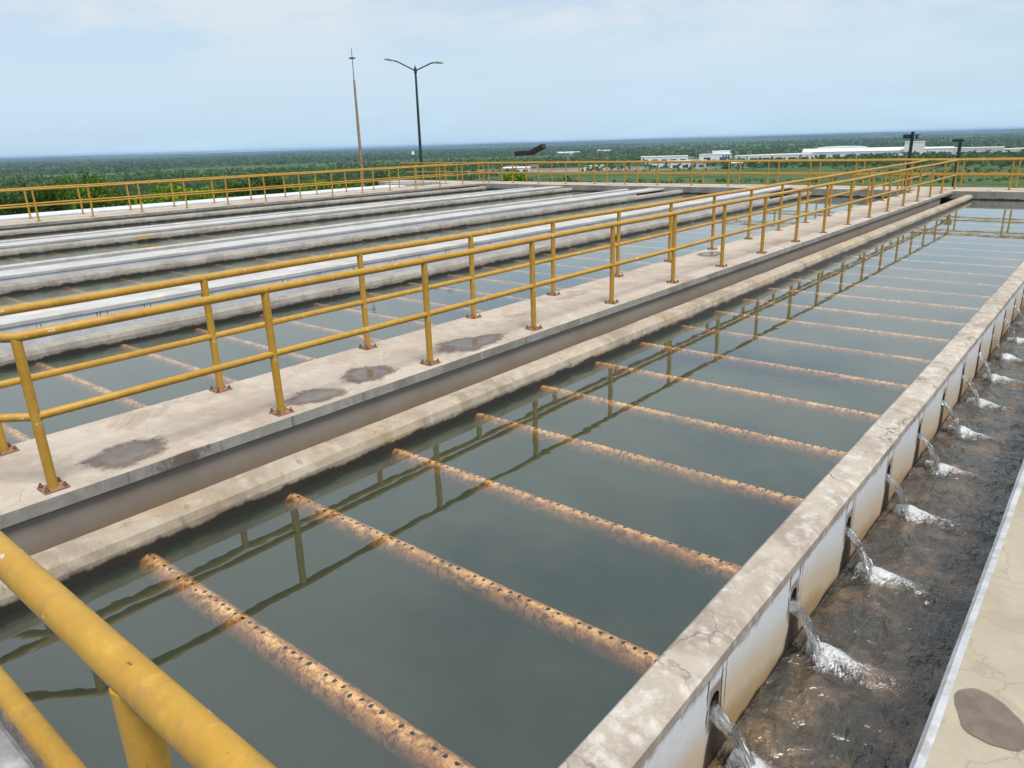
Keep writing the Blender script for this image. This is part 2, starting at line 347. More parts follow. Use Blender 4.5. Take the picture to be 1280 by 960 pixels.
# strip behind the far left walkway and white perimeter wall
m = MB(); m.box(-25.4, -24.503, YN, 25.497, -1.28, -.16); tag(m.build('drain_strip', M['curbgrey']), 'sunken grey concrete strip between far left walkway and the white perimeter wall', 'strip')
m = MB(); m.prism([(-26.75, -3.2), (-26.75, -.03), (-26.73, 0), (-25.42, 0), (-25.403, -.02), (-25.403, -3.2)], YN, 23.4, .3, .004, 35)
tag(m.build('perimeter_wall', M['wpaint']), 'white topped perimeter wall behind the far left railings, beside the trees', 'wall')
m = MB(); m.box(-26.9, -25.405, 23.45, 25.49, -2.5, .06); o = m.build('valve_box', M['farwall']); bevel(o, .03, 2)
t = tag(o, 'low grey concrete box in the far left corner behind the railing', 'box')
m = MB(); m.box(-26.6, -25.8, 23.9, 24.9, .062, .085); bevel(m.build('lid', M['curbgrey'], t), .008, 1)
# right slab
t = thing('channel_slab', 'tan concrete slab with a white painted edge right of the outlet channel', 'walkway', (1.3, 13, 0))
m = MB(); m.prism([(-.168-1.3, -1.28), (-.168-1.3, 0), (1.6, 0), (1.6, -1.28)], .352-13, 25.497-13, .25, .002, 41); m.build('deck', M['slab'], t)
m = MB(); m.prism([(-.205-1.3, -1.28), (-.205-1.3, -.02), (-.19-1.3, -.002), (-.1682-1.3, .0005), (-.1682-1.3, -1.28)], .352-13, 25.497-13, .08, .006, 43); m.build('painted_edge', M['edgepaint'], t)

# holed outlet wall
XO = -.878
t = thing('outlet_wall', 'long wall with round outlets, white face and cracked concrete cap along the large tank', 'wall', (-.96, 13, 0))
def loc(vs): return [(x+.96, y-13, z) for x, y, z in vs]
m = MB(); m.prism([(-1.047, -.24), (-1.047, -.112), (-1.035, -.10), (-.912, -.10), (-.873, -.122), (-.873, -.165), (-.90, -.168), (-.90, -.24)], .352, 25.497, .1, .006, 51); m.v = loc(m.v); m.build('cap', M['cap'], t)
m = MB(); NP = 29
HOLE = []
for a in range(24):
    th = 2*PI*a/24; r = .043; yy = math.cos(th)*r*.95; zz = math.sin(th)*r
    HOLE.append((yy, -.338+zz+(.026 if zz > 0 else -.012)))
ys = [Y1+PITCH*(k-1) for k in range(NP+1)]
for k, yc in enumerate(ys):
    a = .352 if k == 0 else yc-PITCH/2; e = 25.497 if k == NP else yc+PITCH/2
    outer = [Vector((a, -1.28, 0)), Vector((e, -1.28, 0)), Vector((e, -.16, 0)), Vector((a, -.16, 0))]
    hole = [Vector((yc+h[0], h[1], 0)) for h in HOLE]
    tri = tessellate_polygon([outer, hole]); al = outer+hole
    m.add([(XO, v.x, v.y) for v in al], [tuple(q) for q in tri])
    ring0 = [(XO, v.x, v.y) for v in hole]; ring1 = [(-1.0, v.x, v.y) for v in hole]; n = len(hole)
    m.add(ring0+ring1, [(i, (i+1) % n, n+(i+1) % n, n+i) for i in range(n)], 1)
    m.add(ring1, [tuple(range(n))], 1)
m.box(-1.043, -1.003, .352, 25.497, -1.28, -.168, 2)
m.v = loc(m.v); m.build('face', [M['holed'], M['dark'], M['curb']], t, fix=False)

# tank waters
water_box('tank_water', -3.60, -1.02, .34, 25.52)
water_box('tank_water', -8.18, -5.04, YN-.01, 25.52)
water_box('tank_water', -12.68, -9.34, YN-.01, 25.52)
water_box('tank_water', -17.57, -15.10, YN-.01, 25.52)
water_box('tank_water', -22.12, -19.73, YN-.01, 25.52)

# ------------------------------------------------------------------ perforated pipes
def pipe_mesh(L, r=.062, hp=.054, nseg=28):
    """perforated tube along +x; holes drilled in two staggered rows along the crown"""
    nx = int(L/(hp/4)); dx = L/nx; bm = bmesh.new(); grid = []
    for i in range(nx+1):
        row = []
        for j in range(nseg):
            th = 2*PI*j/nseg
            rr = r*(1+.035*mnoise.noise(Vector((i*dx*22, math.cos(th)*2, math.sin(th)*2)))+.02*mnoise.noise(Vector((i*dx*60, math.cos(th)*6, math.sin(th)*6))))
            row.append(bm.verts.new((i*dx, math.cos(th)*rr, math.sin(th)*rr)))
        grid.append(row)
    dead = set(); j0 = nseg//4
    for k in range(int(nx/4)-1):
        if random.random() < .12: continue
        i = 2+4*k; j = j0+(1 if random.random() < .2 else 0)
        dead.add((i, j))
        for di in (-1, 0, 1):
            for dj in (-1, 0, 1):
                if di == 0 and dj == 0: continue
                v = grid[i+di][(j+dj) % nseg]; th = math.atan2(dj, di); thj = 2*PI*j/nseg
                hr_ = .0112*random.uniform(.6, 1.2); a = thj+math.sin(th)*hr_/r; rr = r*1.045
                v.co = Vector((i*dx+math.cos(th)*hr_, math.cos(a)*rr, math.sin(a)*rr))
    for i in range(nx):
        for j in range(nseg):
            cs = [(i, j), (i+1, j), (i+1, (j+1) % nseg), (i, (j+1) % nseg)]
            if any(c in dead for c in cs): continue
            f = bm.faces.new([grid[a][c] for a, c in cs]); f.smooth = True
    for (i, j) in dead: bm.verts.remove(grid[i][j])
    n0 = len(bm.faces); inner = [[bm.verts.new((x, math.cos(2*PI*j/12)*r*.72, math.sin(2*PI*j/12)*r*.72)) for j in range(12)] for x in (0, L)]
    for j in range(12):
        f = bm.faces.new((inner[0][j], inner[1][j], inner[1][(j+1) % 12], inner[0][(j+1) % 12])); f.material_index = 1
    me = bpy.data.meshes.new('perforated_pipe'); bm.to_mesh(me); bm.free(); return me
TANKS = [(-3.59, 2.57, Y1-PITCH, NP+1, 'large tank', 'near railing'),
         (-8.17, 3.1, Y1-.62, 28, 'tank behind the railed walkway', 'left'),
         (-12.67, 2.6, Y1+.5, 16, 'tank behind the drip marked median', 'left'),
         (-17.56, 2.44, Y1+1.24, 12, 'tank behind the cream median', 'left'),
         (-22.11, 2.35, Y1+4.66, 8, 'farthest tank', 'left')]
for ti, (x0, L, y0, n, where, ref) in enumerate(TANKS):
    me = pipe_mesh(L); 
    me.materials.append(M['rust']); me.materials.append(M['inside'])
    for k in range(n):
        o = bpy.data.objects.new('perforated_pipe', me); COL.objects.link(o)
        o.location = (x0, y0+k*PITCH+random.uniform(-.02, .02), -.319+random.uniform(-.003, .003)); o.rotation_euler = (random.uniform(-.05, .05), 0, random.uniform(-.006, .006))
        tag(o, '%s rusty perforated pipe from the %s in the %s' % (ORD[k], ref, where), 'pipe', 'rusty perforated collector pipes in the tanks')

# ------------------------------------------------------------------ railings
ZT, ZM = .84, .412
def post_proto(h, plate=True):
    b = MB(); b.tube([(0, 0, .008), (0, 0, h-.012)], .0255, 14); o = b.build('post', M['yellow'])
    if plate:
        p = MB(); p.box(-.062, .062, -.062, .062, 0, .01); pl = p.build('base_plate', M['plate'], o); bevel(pl, .002, 1)
        for sx in (-1, 1):
            for sy in (-1, 1):
                q = MB(); q.tube([(sx*.045, sy*.045, z) for z in (.01, .021, .0215, .034)], [.012, .012, .0065, .0065], 6)
                q.build('bolt', M['bolt'], pl)
    return o
PROTO = post_proto(ZT); 
def railing(label, posts, top_paths, mid_paths, base=0., h=ZT, proto=None, group='yellow pipe railings'):
    t = thing('railing', label, 'railing', (posts[0][0], posts[0][1], base), 0, group)
    o3 = Vector(t.location)
    for k, p in enumerate(posts):
        c = (proto or PROTO).copy(); COL.objects.link(c); c.parent = t
        c.location = Vector((p[0], p[1], base))-o3; c.rotation_euler = (random.uniform(-.008, .008), random.uniform(-.008, .008), random.uniform(-.1, .1))
        for ch in (proto or PROTO).children:
            d = ch.copy(); COL.objects.link(d); d.parent = c
            if math.hypot(p[0], p[1]) < 14:                # farther bolts are below a pixel
                for gch in ch.children:
                    e = gch.copy(); COL.objects.link(e); e.parent = d
    for nm, paths, r in (('top_rail', top_paths, .026), ('mid_rail', mid_paths, .0225)):
        for pa in paths:
            dense = []
            for a, e in zip(pa[:-1], pa[1:]):
                L = (Vector(e)-Vector(a)).length; n = max(1, int(L/.7))
                for i in range(n): dense.append(Vector(a).lerp(Vector(e), i/n))
            dense.append(Vector(pa[-1]))
            dense = [v-o3+Vector((0, 0, .0035*math.sin(v.x*2.1+v.y*1.7)))*(1 if nm == 'top_rail' else .8) for v in dense]
            b = MB(); b.tube(dense, r, 14); b.build(nm, M['yellow'], t)
    return t
YR = [1.178+1.447*k for k in range(17)]
YR = [1.178,2.601,4.015,5.404,6.796,8.21,9.63,11.061,12.533,13.953,15.434,16.914,18.366,19.81,21.277,22.741,24.216,26.1]
XR, XL = -4.215, -5.027
bend = (-4.74, .70)
railing('yellow railing along the right edge of the central walkway, its near end bent leftwards', [(XR, y) for y in YR]+[bend],
        [[(XR, 26.08, ZT), (XR, 1.178, ZT), (*bend, ZT)]], [[(XR, 26.08, ZM), (XR, 1.178, ZM), (*bend, ZM)]])
YL = [1.196,2.622,4.041,5.443,6.829,8.244,9.659,11.087,12.529,13.958,15.43,16.9,18.36,19.81,21.28,22.74,24.2]
railing('yellow railing along the left edge of the central walkway', [(XL, y) for y in YL],
        [[(XL, 26.05, ZT), (XL, 1.196, ZT), (XL, .72, ZT)]], [[(XL, 26.05, ZM), (XL, 1.196, ZM), (XL, .72, ZM)]])
XF = [-4.215-1.43*k for k in range(1, 14)]
railing('yellow railing on the front edge of the far cross walkway', [(x, 26.1) for x in XF]+[(-2.82, 26.1), (-1.4, 26.1), (.0, 26.1), (1.4, 26.1), (2.8, 26.1), (4.2, 26.1)],
        [[(-23.1, 26.1, ZT), (5.6, 26.1, ZT)]], [[(-23.1, 26.1, ZM), (5.6, 26.1, ZM)]])
XB = [-4.20-1.427*k for k in range(0, 18)]
railing('yellow railing on the back edge of the far cross walkway', [(x, 27.0) for x in XB]+[(-2.76, 27.), (-1.33, 27.), (.1, 27.), (1.5, 27.), (2.9, 27.), (4.3, 27.)],
        [[(-29.6, 27., ZT), (5.6, 27., ZT)]], [[(-29.2, 27., ZM), (5.6, 27., ZM)]])
railing('front yellow railing of the far left walkway beside the tanks', [(-23.1, 26.1-1.42*k) for k in range(21)],
        [[(-23.1, 26.08, ZT), (-23.1, -3.5, ZT)]], [[(-23.1, 26.08, ZM), (-23.1, -3.5, ZM)]])
railing('rear yellow railing of the far left walkway next to the trees', [(-24.35, 24.9-1.42*k) for k in range(20)],
        [[(-24.35, 25.4, ZT), (-24.35, -3.5, ZT)]], [[(-24.35, 25.4, ZM), (-24.35, -3.5, ZM)]])
NPROTO = post_proto(.842)
railing('close yellow railing crossing the lower left corner of the picture', [(-.885+1.45*k, .285) for k in (-2, -1, 0, 1)],
        [[(-3.95, .285, 1.062), (1.3, .285, 1.062)]], [[(-3.95, .285, .634), (1.3, .285, .634)]], .22, .842, NPROTO)
for pr in (PROTO, NPROTO):
    for ch in list(pr.children_recursive): bpy.data.objects.remove(ch)
    bpy.data.objects.remove(pr)

# ------------------------------------------------------------------ puddles and wet patches
def puddle_mat():
    m, g = newmat('wet concrete'); p = g.coord(); a = g.noise(p, 14, 4)
    e = g.n('ShaderNodeAttribute', attribute_name='rim').outputs['Fac']
    k = g.math('MULTIPLY', g.map(g.math('ADD', g.math('ADD', e, -.10), g.math('MULTIPLY', g.math('SUBTRACT', g.noise(p, 13, 7, .75, .6), .5), g.map(e, 0, .9, 1.5, .5))), .12, .52), .88)
    pool = g.map(g.math('ADD', e, g.math('MULTIPLY', g.noise(p, 6, 3), .4)), .80, .95)
    b = g.n('ShaderNodeBsdfPrincipled', {'Base Color': g.mix(g.map(a, .35, .65), (.185,.145,.115), (.135,.108,.088)), 'Roughness': g.map(pool, 0, 1, .55, .10), 'Specular IOR Level': .4,
                                         'Normal': g.bump(g.noise(p, 60, 3), g.map(pool, 0, 1, .25, .02), .004)})
    mx = g.n('ShaderNodeMixShader', {0: k, 1: g.n('ShaderNodeBsdfTransparent').outputs[0], 2: b.outputs[0]}); g.n('ShaderNodeOutputMaterial', {0: mx.outputs[0]}); return m
M['wet'] = puddle_mat()
def puddle(pts, label, z=.0055, rag=.03):
    c = Vector((sum(p[0] for p in pts)/len(pts), sum(p[1] for p in pts)/len(pts), 0)); out = []
    n = len(pts)
    for i in range(n):
        p0, p1, p2, p3 = [Vector((*pts[(i+d) % n], 0)) for d in (-1, 0, 1, 2)]
        for s in range(10):
            u = s/10; q = .5*((2*p1)+(p2-p0)*u+(2*p0-5*p1+4*p2-p3)*u*u+(3*p1-p0-3*p2+p3)*u**3)
            d = (q-c); k = (1.38 if rag > .01 else 1.04)+rag*(mnoise.noise(q*9)*1.3+mnoise.noise(q*27)*.8)/max(d.length, .08)
            out.append(d*k)
    if sum(a.x*e.y-a.y*e.x for a, e in zip(out, out[1:]+out[:1])) < 0: out.reverse()
    N = len(out); vs = [(0, 0, .0015)]; rim = [1.]; fs = [(0, i+1, (i+1) % N+1) for i in range(N)]
    for r_, t_ in ((.5, .62), (.72, .36), (.88, .13), (1., 0.)) if rag > .01 else ((.6, 1.), (.9, .8), (.96, .5), (1., 0.)):
        vs += [(v.x*r_, v.y*r_, .0015*(1-r_)) for v in out]; rim += [t_]*N
    for k in range(3): fs += [(1+(k+1)*N+i, 1+(k+1)*N+(i+1) % N, 1+k*N+(i+1) % N, 1+k*N+i) for i in range(N)]
    m = MB(); m.add(vs, fs, 0, True)
    o = m.build('puddle', M['wet'], fix=False); at_ = o.data.attributes.new('rim', 'FLOAT', 'POINT'); at_.data.foreach_set('value', rim)
    o.location = (c.x, c.y, z); return tag(o, label, 'puddle', 'wet patches on the concrete')
puddle([(-4.44,1.40),(-4.55,1.66),(-4.47,1.86),(-4.25,1.82),(-4.17,1.60),(-4.24,1.45)], 'wet puddle near the first post of the central walkway, at left')
puddle([(-4.33,2.72),(-4.47,2.94),(-4.33,3.14),(-4.17,3.12),(-4.18,2.84)], 'dark wet patch beside the second post of the central walkway')
puddle([(-4.42,3.28),(-4.62,3.50),(-4.46,3.74),(-4.27,3.68),(-4.25,3.38)], 'damp patch midway between second and third right posts of the walkway')
puddle([(-4.46,4.30),(-4.58,4.55),(-4.46,4.91),(-4.32,5.10),(-4.19,4.80),(-4.19,4.42)], 'wide wet patch just past the third right post of the walkway')
puddle([(-4.99,10.45),(-4.94,10.85),(-4.70,10.78),(-4.70,10.35)], 'small damp patch far along the central walkway', rag=.02)
puddle([(-.152,2.335),(-.10,2.40),(-.02,2.365),(.05,2.27),(.03,2.19),(-.05,2.165),(-.115,2.20)], 'dark leaf shaped wet patch on the tan slab at lower right', z=.004, rag=.006)
puddle([(.0,3.35),(.03,3.46),(.12,3.46),(.14,3.36),(.07,3.30)], 'small wet patch at the right frame edge of the tan slab', z=.004, rag=.006)

wr = MB(); wv = []; wrim = []
for i in range(13):
    for j in range(6):
        y = 1.60+.52*i/12; z = -.004-.074*j/5; wv.append((-4.1165, y, z)); wrim.append(max(0, 1-abs(i-6)/6)*.62)
wr.add(wv, [(i*6+j, i*6+j+1, (i+1)*6+j+1, (i+1)*6+j) for i in range(12) for j in range(5)])
o = wr.build('wet_run', M['wet'], fix=False); o.data.attributes.new('rim', 'FLOAT', 'POINT').data.foreach_set('value', wrim)
tag(o, 'dark damp run down the walkway edge below the leftmost puddle', 'damp mark')

# ------------------------------------------------------------------ outlet channel water and jets
ZC = -.60
jets = [Y1+PITCH*(k-1) for k in range(NP+1)]
def channel_water():
    x0, x1 = -.875, -.207
    ysl = [.353]
    while ysl[-1] < 25.49: ysl.append(min(25.495, ysl[-1]+(.014 if ysl[-1] < 4.5 else .022 if ysl[-1] < 9 else .06)))
    nx = 44; vs = []; foam = []; mosaic = []
    for y in ysl:
        k = round((y-Y1)/PITCH); 
        for i in range(nx+1):
            x = x0+(x1-x0)*i/nx
            h = .015*mnoise.noise(Vector((x*6, y*5, 1)))+.019*(.35-abs(mnoise.noise(Vector((x*11, y*8, 5)))))+.008*(.35-abs(mnoise.noise(Vector((x*26, y*19, 15)))))+.003*mnoise.noise(Vector((x*45, y*36, 9)))
            f = 0.
            for kk in (k-1, k, k+1):
                yc = Y1+PITCH*kk
                if yc < .4: continue
                dx, dy = x-(-.715), y-(yc+.015)
                d = math.hypot(dx, dy)
                h += .020*math.exp(-(d/.09)**2)*(1+.6*mnoise.noise(Vector((x*30, y*30, 3))))
                # wake sweeping right and away from the plunge point
                t_ = x+.715; wy = yc+.05-.06*t_+.10*t_*t_
                wd = y-wy-.03*mnoise.noise(Vector((x*9, kk, 0)))
                if t_ > -.1:
                    amp = math.exp(-max(t_, 0)/.33)
                    h += .036*amp*math.exp(-(wd/.055)**2)-.014*amp*math.exp(-((wd+.11)/.06)**2)
                    f = max(f, amp*1.5*math.exp(-((wd-.005)/.065)**2)*math.exp(-max(t_-.05, 0)/.5))
                f = max(f, 1.2*math.exp(-(d/.075)**2))
            f = max(f, min(.62, max(0, (h-.014)/.03)*(.35+.09*min(y, 6))))
            vs.append((x, y, ZC+h)); foam.append(f)
    n = nx+1; fs = [(j*n+i, j*n+i+1, (j+1)*n+i+1, (j+1)*n+i) for j in range(len(ysl)-1) for i in range(nx)]
    me = bpy.data.meshes.new('channel_water'); me.from_pydata(vs, [], fs)
    at = me.attributes.new('foam', 'FLOAT', 'POINT'); at.data.foreach_set('value', foam)
    me.polygons.foreach_set('use_smooth', [True]*len(fs)); me.update(); return me
def channel_mat():
    m, g = newmat('running channel water'); p = g.coord()
    f = g.n('ShaderNodeAttribute', attribute_name='foam').outputs['Fac']
    a = g.noise(g.scl(p, 1, .8, 1), 5., 5, .62, .5); b = g.noise(p, 42, 4, .7, 1.2); c = g.noise(p, 110, 3, .7, 1.)
    near = g.map(g.xyz(p)[1], 3.2, 1.4)
    bed = g.mix(g.map(g.math('ADD', a, g.math('MULTIPLY', near, .06)), .44, .64), (.040,.036,.027), (.115,.082,.054))
    bed = g.mix(g.math('MULTIPLY', g.map(b, .50, .60), g.map(g.math('ADD', a, g.math('MULTIPLY', near, .14)), .58, .72)), bed, (.30,.19,.085))
    bed = g.mix(g.math('MULTIPLY', g.map(c, .55, .68), .5), bed, (.015,.014,.012))
    lace = g.math('ADD', g.math('MULTIPLY', g.noise(p, 26, 5, .75, 2.2), .65), g.math('MULTIPLY', g.noise(g.scl(p, 1, .6, 1), 70, 4, .75, 1.5), .35))
    k = g.map(g.math('ADD', lace, g.math('MULTIPLY', f, .27)), .61, .84)
    k = g.math('MULTIPLY', k, g.map(f, .05, .3))
    col = g.mix(g.math('MULTIPLY', k, .72), bed, (.66,.70,.74))
    def ridge(sc_, d_): return g.math('SUBTRACT', 1., g.math('ABSOLUTE', g.math('SUBTRACT', g.math('MULTIPLY', g.noise(g.scl(p, 1, .62, 1), sc_, 3, .6, d_), 2.), 1.)))
    hb0 = g.math('ADD', g.math('MULTIPLY', g.noise(g.scl(p, 1, .7, 1), 13, 2, .5, .8), 1.5), g.math('MULTIPLY', ridge(24, 1.2), .35))
    hb = g.math('ADD', hb0, g.math('MULTIPLY', c, .08))
    return finish(m, g, col, g.map(k, 0, 1, .03, .5), g.bump(hb, .55, .035), .5, **{'IOR': 1.75})
struct(link('channel_water', channel_water(), channel_mat()))
def jet_mat():
    m, g = newmat('falling water'); uv = g.n('ShaderNodeAttribute', attribute_name='flow').outputs['Vector']
    s = g.noise(g.scl(uv, 26, 2.6, 1), 1., 5, .65, .8); s2 = g.noise(g.scl(uv, 9, 7, 1), 1., 4, .7, 1.); v = g.xyz(uv)[1]
    nr = g.bump(g.math('ADD', s, g.math('MULTIPLY', s2, .8)), .9, .02)
    gl = g.n('ShaderNodeBsdfGlossy', {'Roughness': .06, 'Normal': nr, 'Color': (.95,.97,1,1)})
    tr = g.n('ShaderNodeBsdfTransparent', {'Color': (.86,.87,.86,1)})
    wh = g.n('ShaderNodeBsdfDiffuse', {'Color': (.78,.81,.84,1)})
    lw = g.n('ShaderNodeLayerWeight', {'Blend': .45, 'Normal': nr}).outputs['Facing']
    a = g.n('ShaderNodeMixShader', {0: g.map(lw, .1, .9, .12, .7), 1: tr.outputs[0], 2: gl.outputs[0]})
    st = g.math('MULTIPLY', g.map(g.math('ADD', s, g.math('MULTIPLY', s2, .5)), .78, .98), g.map(v, 0, 1, .55, 1.))
    bb = g.n('ShaderNodeMixShader', {0: st, 1: a.outputs[0], 2: wh.outputs[0]})
    g.n('ShaderNodeOutputMaterial', {0: bb.outputs[0]}); return m
M['jet'] = jet_mat()
M['foam'] = plain('white foam', (.74,.78,.81), .6, .25, 40)
def jet_mesh(seed, reach):
    """a tongue of water: a flattened arc that leaves the outlet and breaks up on the channel"""
    n, k = 30, 18; vs = []; uv = []; wk = .85+.35*mnoise.noise(Vector((seed*3.3, 1, 2)))+.1
    for i in range(n+1):
        t_ = i/n; x = -.895+reach*(1.15*t_-.15*t_*t_); z = -.352-.02*t_-.255*t_**1.75
        w = wk*(.044*(1-.30*math.sin(t_*PI*.6))+.022*t_*t_); th = .015-.006*t_
        dx, dz = reach, -.02-.446*max(t_, .02)**.75; L = math.hypot(dx, dz); nx_, nz_ = -dz/L, dx/L
        for j in range(k):
            a = 2*PI*j/k
            rr = 1+.55*mnoise.noise(Vector((j*.9+seed*5, t_*4.5, seed)))*(.2+t_)+.25*mnoise.noise(Vector((j*1.9+seed*5, t_*13, seed)))*t_
            yy = math.cos(a)*w*rr; o = math.sin(a)*th*rr+.009*math.sin(yy*120+seed)*(.3+t_*.7)
            vs.append((x+nx_*o, yy+.012*mnoise.noise(Vector((t_*4, seed, 2))), z+nz_*o)); uv.append((j/k if j <= k/2 else 1-j/k, t_, seed))
    fs = [(i*k+j, i*k+(j+1) % k, (i+1)*k+(j+1) % k, (i+1)*k+j) for i in range(n) for j in range(k)]
    me = bpy.data.meshes.new('water_jet'); me.from_pydata(vs, [], fs)
    at = me.attributes.new('flow', 'FLOAT_VECTOR', 'POINT'); at.data.foreach_set('vector', np.array(uv, dtype=np.float32).ravel())
    me.polygons.foreach_set('use_smooth', [True]*len(fs)); me.update(); me.materials.append(M['jet']); return me
def splash_mesh(seed):
    r = random.Random(seed); m = MB()
    for q in range(34):
        a = r.uniform(-.9, PI*.9); d = abs(r.gauss(0, .07)); s = r.uniform(.0008, .0030)*(1.2 if d < .06 else .8)
        c = Vector((-.715+math.cos(a)*d*1.1, math.sin(a)*d+.02, ZC+.012+abs(r.gauss(0, .018))))
        pts = [c+s*Vector((r.uniform(.7, 1.4)*ax, r.uniform(.7, 1.4)*ay, r.uniform(.7, 1.2)*az)) for ax, ay, az in ((1,0,0),(-1,0,0),(0,1,0),(0,-1,0),(0,0,1),(0,0,-1))]
        m.add(pts, [(0,2,4),(2,1,4),(1,3,4),(3,0,4),(2,0,5),(1,2,5),(3,1,5),(0,3,5)], 0, True)
    return m
for k, yc in enumerate(jets[:16]):
    if yc < .6: pass
    o = bpy.data.objects.new('water_jet', jet_mesh(k*1.7, .145+.06*random.random())); COL.objects.link(o); o.location = (0, yc, 0)
    ref = ['bottom edge of the picture, just out of its frame', 'bottom edge of the picture'][min(k, 1)]
    tag(o, '%s water jet from the near railing, pouring out of the white wall' % ORD[k], 'water jet', 'water jets falling into the channel')
    sp = splash_mesh(k+100).build('droplets', M['foam'], o, fix=False)
    sp['kind'] = 'stuff'

# ------------------------------------------------------------------ land
def gz(x, y):
    dx = max(-27.-x, 0, x-3.); dy = max(-5.-y, 0, y-27.3); d = math.hypot(dx, dy)
    r = math.hypot(x, y)
    z = -33.5+30.9*math.exp(-d/330.)
    z += (1.4*mnoise.noise(Vector((x/160, y/160, 0)))+.6*mnoise.noise(Vector((x/50, y/50, 3))))*min(1, max(0, d-2)/120.)
    if r > 4000:
        a = math.atan2(x, y); k = min(1, (r-4000)/6000)
        z += min(42., k*(20*max(0, mnoise.noise(Vector((a*5, r/5200, 7)))+.25)+ (16 if a > -.75 else 6)*k*max(0, .6+mnoise.noise(Vector((a*9, r/3000, 2))))))
    return z
CLEAR = []   # land that stays free of scrub: yards and fields, (x, y, rx, ry, rot)
def terrain():
    rad = [0., 20, 32]; 
    while rad[-1] < 30000: rad.append(rad[-1]*1.09)
    na = 200; vs = [(0., 0., -3.4)]
    for r in rad[1:]:
        for j in range(na):
            a = 2*PI*j/na; x, y = r*math.sin(a), r*math.cos(a); vs.append((x, y, gz(x, y)))
    fs = [(0, 1+(j+1) % na, 1+j) for j in range(na)]
    for i in range(len(rad)-2):
        for j in range(na): fs.append((1+i*na+j, 1+i*na+(j+1) % na, 1+(i+1)*na+(j+1) % na, 1+(i+1)*na+j))
    me = bpy.data.meshes.new('ground'); me.from_pydata(vs, [], fs); me.polygons.foreach_set('use_smooth', [True]*len(fs)); me.update(); return me
def ground_mat():
    m, g = newmat('green plain'); p = g.coord()
    a = g.noise(p, .004, 6, .6); b = g.noise(p, .03, 5, .65); c = g.noise(p, .3, 4, .6); d = g.noise(g.scl(p, 1, 1, 0), .0011, 4, .6)
    col = g.mix(g.map(a, .4, .6), (.060,.105,.028), (.040,.075,.022))
    col = g.mix(g.map(b, .46, .62), col, (.082,.135,.036)); col = g.mix(g.math('MULTIPLY', g.map(c, .5, .66), .6), col, (.030,.055,.018))
    r = g.n('ShaderNodeVectorMath', {0: p}, operation='LENGTH').outputs['Value']
    far = g.map(r, 700, 2500)
    wood = g.mix(g.map(g.noise(p, .012, 6, .75), .42, .56), (.042,.070,.028), (.018,.036,.016))
    col = g.mix(far, col, wood)
    v = g.n('ShaderNodeTexVoronoi', {'Vector': g.scl(p, 1, 1, 0), 'Scale': .0016, 'Randomness': .9}, feature='F1').outputs['Color']
    vr = g.n('ShaderNodeSeparateColor', {0: v}).outputs[0]
    col = g.mix(g.math('MULTIPLY', g.math('MULTIPLY', g.map(vr, .92, .94), far), .6), col, (.16,.14,.085))
    col = g.mix(g.math('MULTIPLY', g.math('MULTIPLY', g.map(vr, .25, .2), far), .7), col, (.085,.13,.045))
    return finish(m, g, col, .95, None, .1)
struct(link('ground', terrain(), ground_mat()))
def patch(name, cx, cy, rx, ry, rot, col, rag=.25, lift=.35, var=.55):
    n = 72; k = 6; vs = [(cx, cy, gz(cx, cy)+lift)]; fs = []
    for i in range(1, k+1):
        for j in range(n):
            a = 2*PI*j/n; s = (i/k)*(1+rag*mnoise.noise(Vector((math.cos(a)*2+cx, math.sin(a)*2+cy, 4))))
            u, w = rx*s*math.copysign(abs(math.cos(a))**.6, math.cos(a)), ry*s*math.copysign(abs(math.sin(a))**.6, math.sin(a))
            x, y = cx+u*math.cos(rot)-w*math.sin(rot), cy+u*math.sin(rot)+w*math.cos(rot); vs.append((x, y, gz(x, y)+lift))
    for j in range(n): fs.append((0, 1+j, 1+(j+1) % n))
    for i in range(k-1):
        for j in range(n): fs.append((1+i*n+j, 1+(i+1)*n+j, 1+(i+1)*n+(j+1) % n, 1+i*n+(j+1) % n))
    me = bpy.data.meshes.new(name); me.from_pydata(vs, [], fs); me.update()
    m, g = newmat(name+' surface'); p = g.coord(); q = g.noise(p, .05, 7, .75)
    finish(m, g, g.mix(g.map(q, .35, .65), col, tuple(c*(1-var) for c in col)), .95, None, .1)
    CLEAR.append((cx, cy, rx*1.02, ry*1.02, rot)); return struct(link(name, me, m))
YAWC = .6952
def at(px_off, d):
    """ground point seen px_off of 1280-px picture right of the picture's centre line, d metres away"""
    a = -YAWC+math.atan(px_off/918.3); return d*math.sin(a), d*math.cos(a), -a
for nm, px, d, w, dep, col in (('yard', 280, 1180, 150, 150, (.30,.29,.26)), ('yard', 450, 1290, 190, 90, (.30,.29,.26)), ('yard', 150, 870, 120, 60, (.26,.25,.22)),
                               ('bare_field', 70, 940, 110, 70, (.24,.185,.13)), ('bare_field', 130, 1500, 240, 130, (.25,.21,.14)), ('bare_field', 10, 900, 60, 40, (.27,.20,.16)),
                               ('meadow', 420, 640, 260, 240, (.085,.135,.040)), ('meadow', 180, 640, 150, 130, (.050,.095,.030)), ('bare_field', 420, 3000, 500, 90, (.24,.21,.15)),
                               ('meadow', -420, 1500, 300, 110, (.10,.16,.045)), ('meadow', -150, 1700, 450, 140, (.085,.14,.042))):
    x, y, r = at(px, d); patch(nm, x, y, w, dep, r, col, lift=.3+random.random()*.2)
x, y, r = at(-500, 11500); o = patch('lagoon', x, y, 3600, 700, r, (.30,.36,.42), .3, 6., .1)

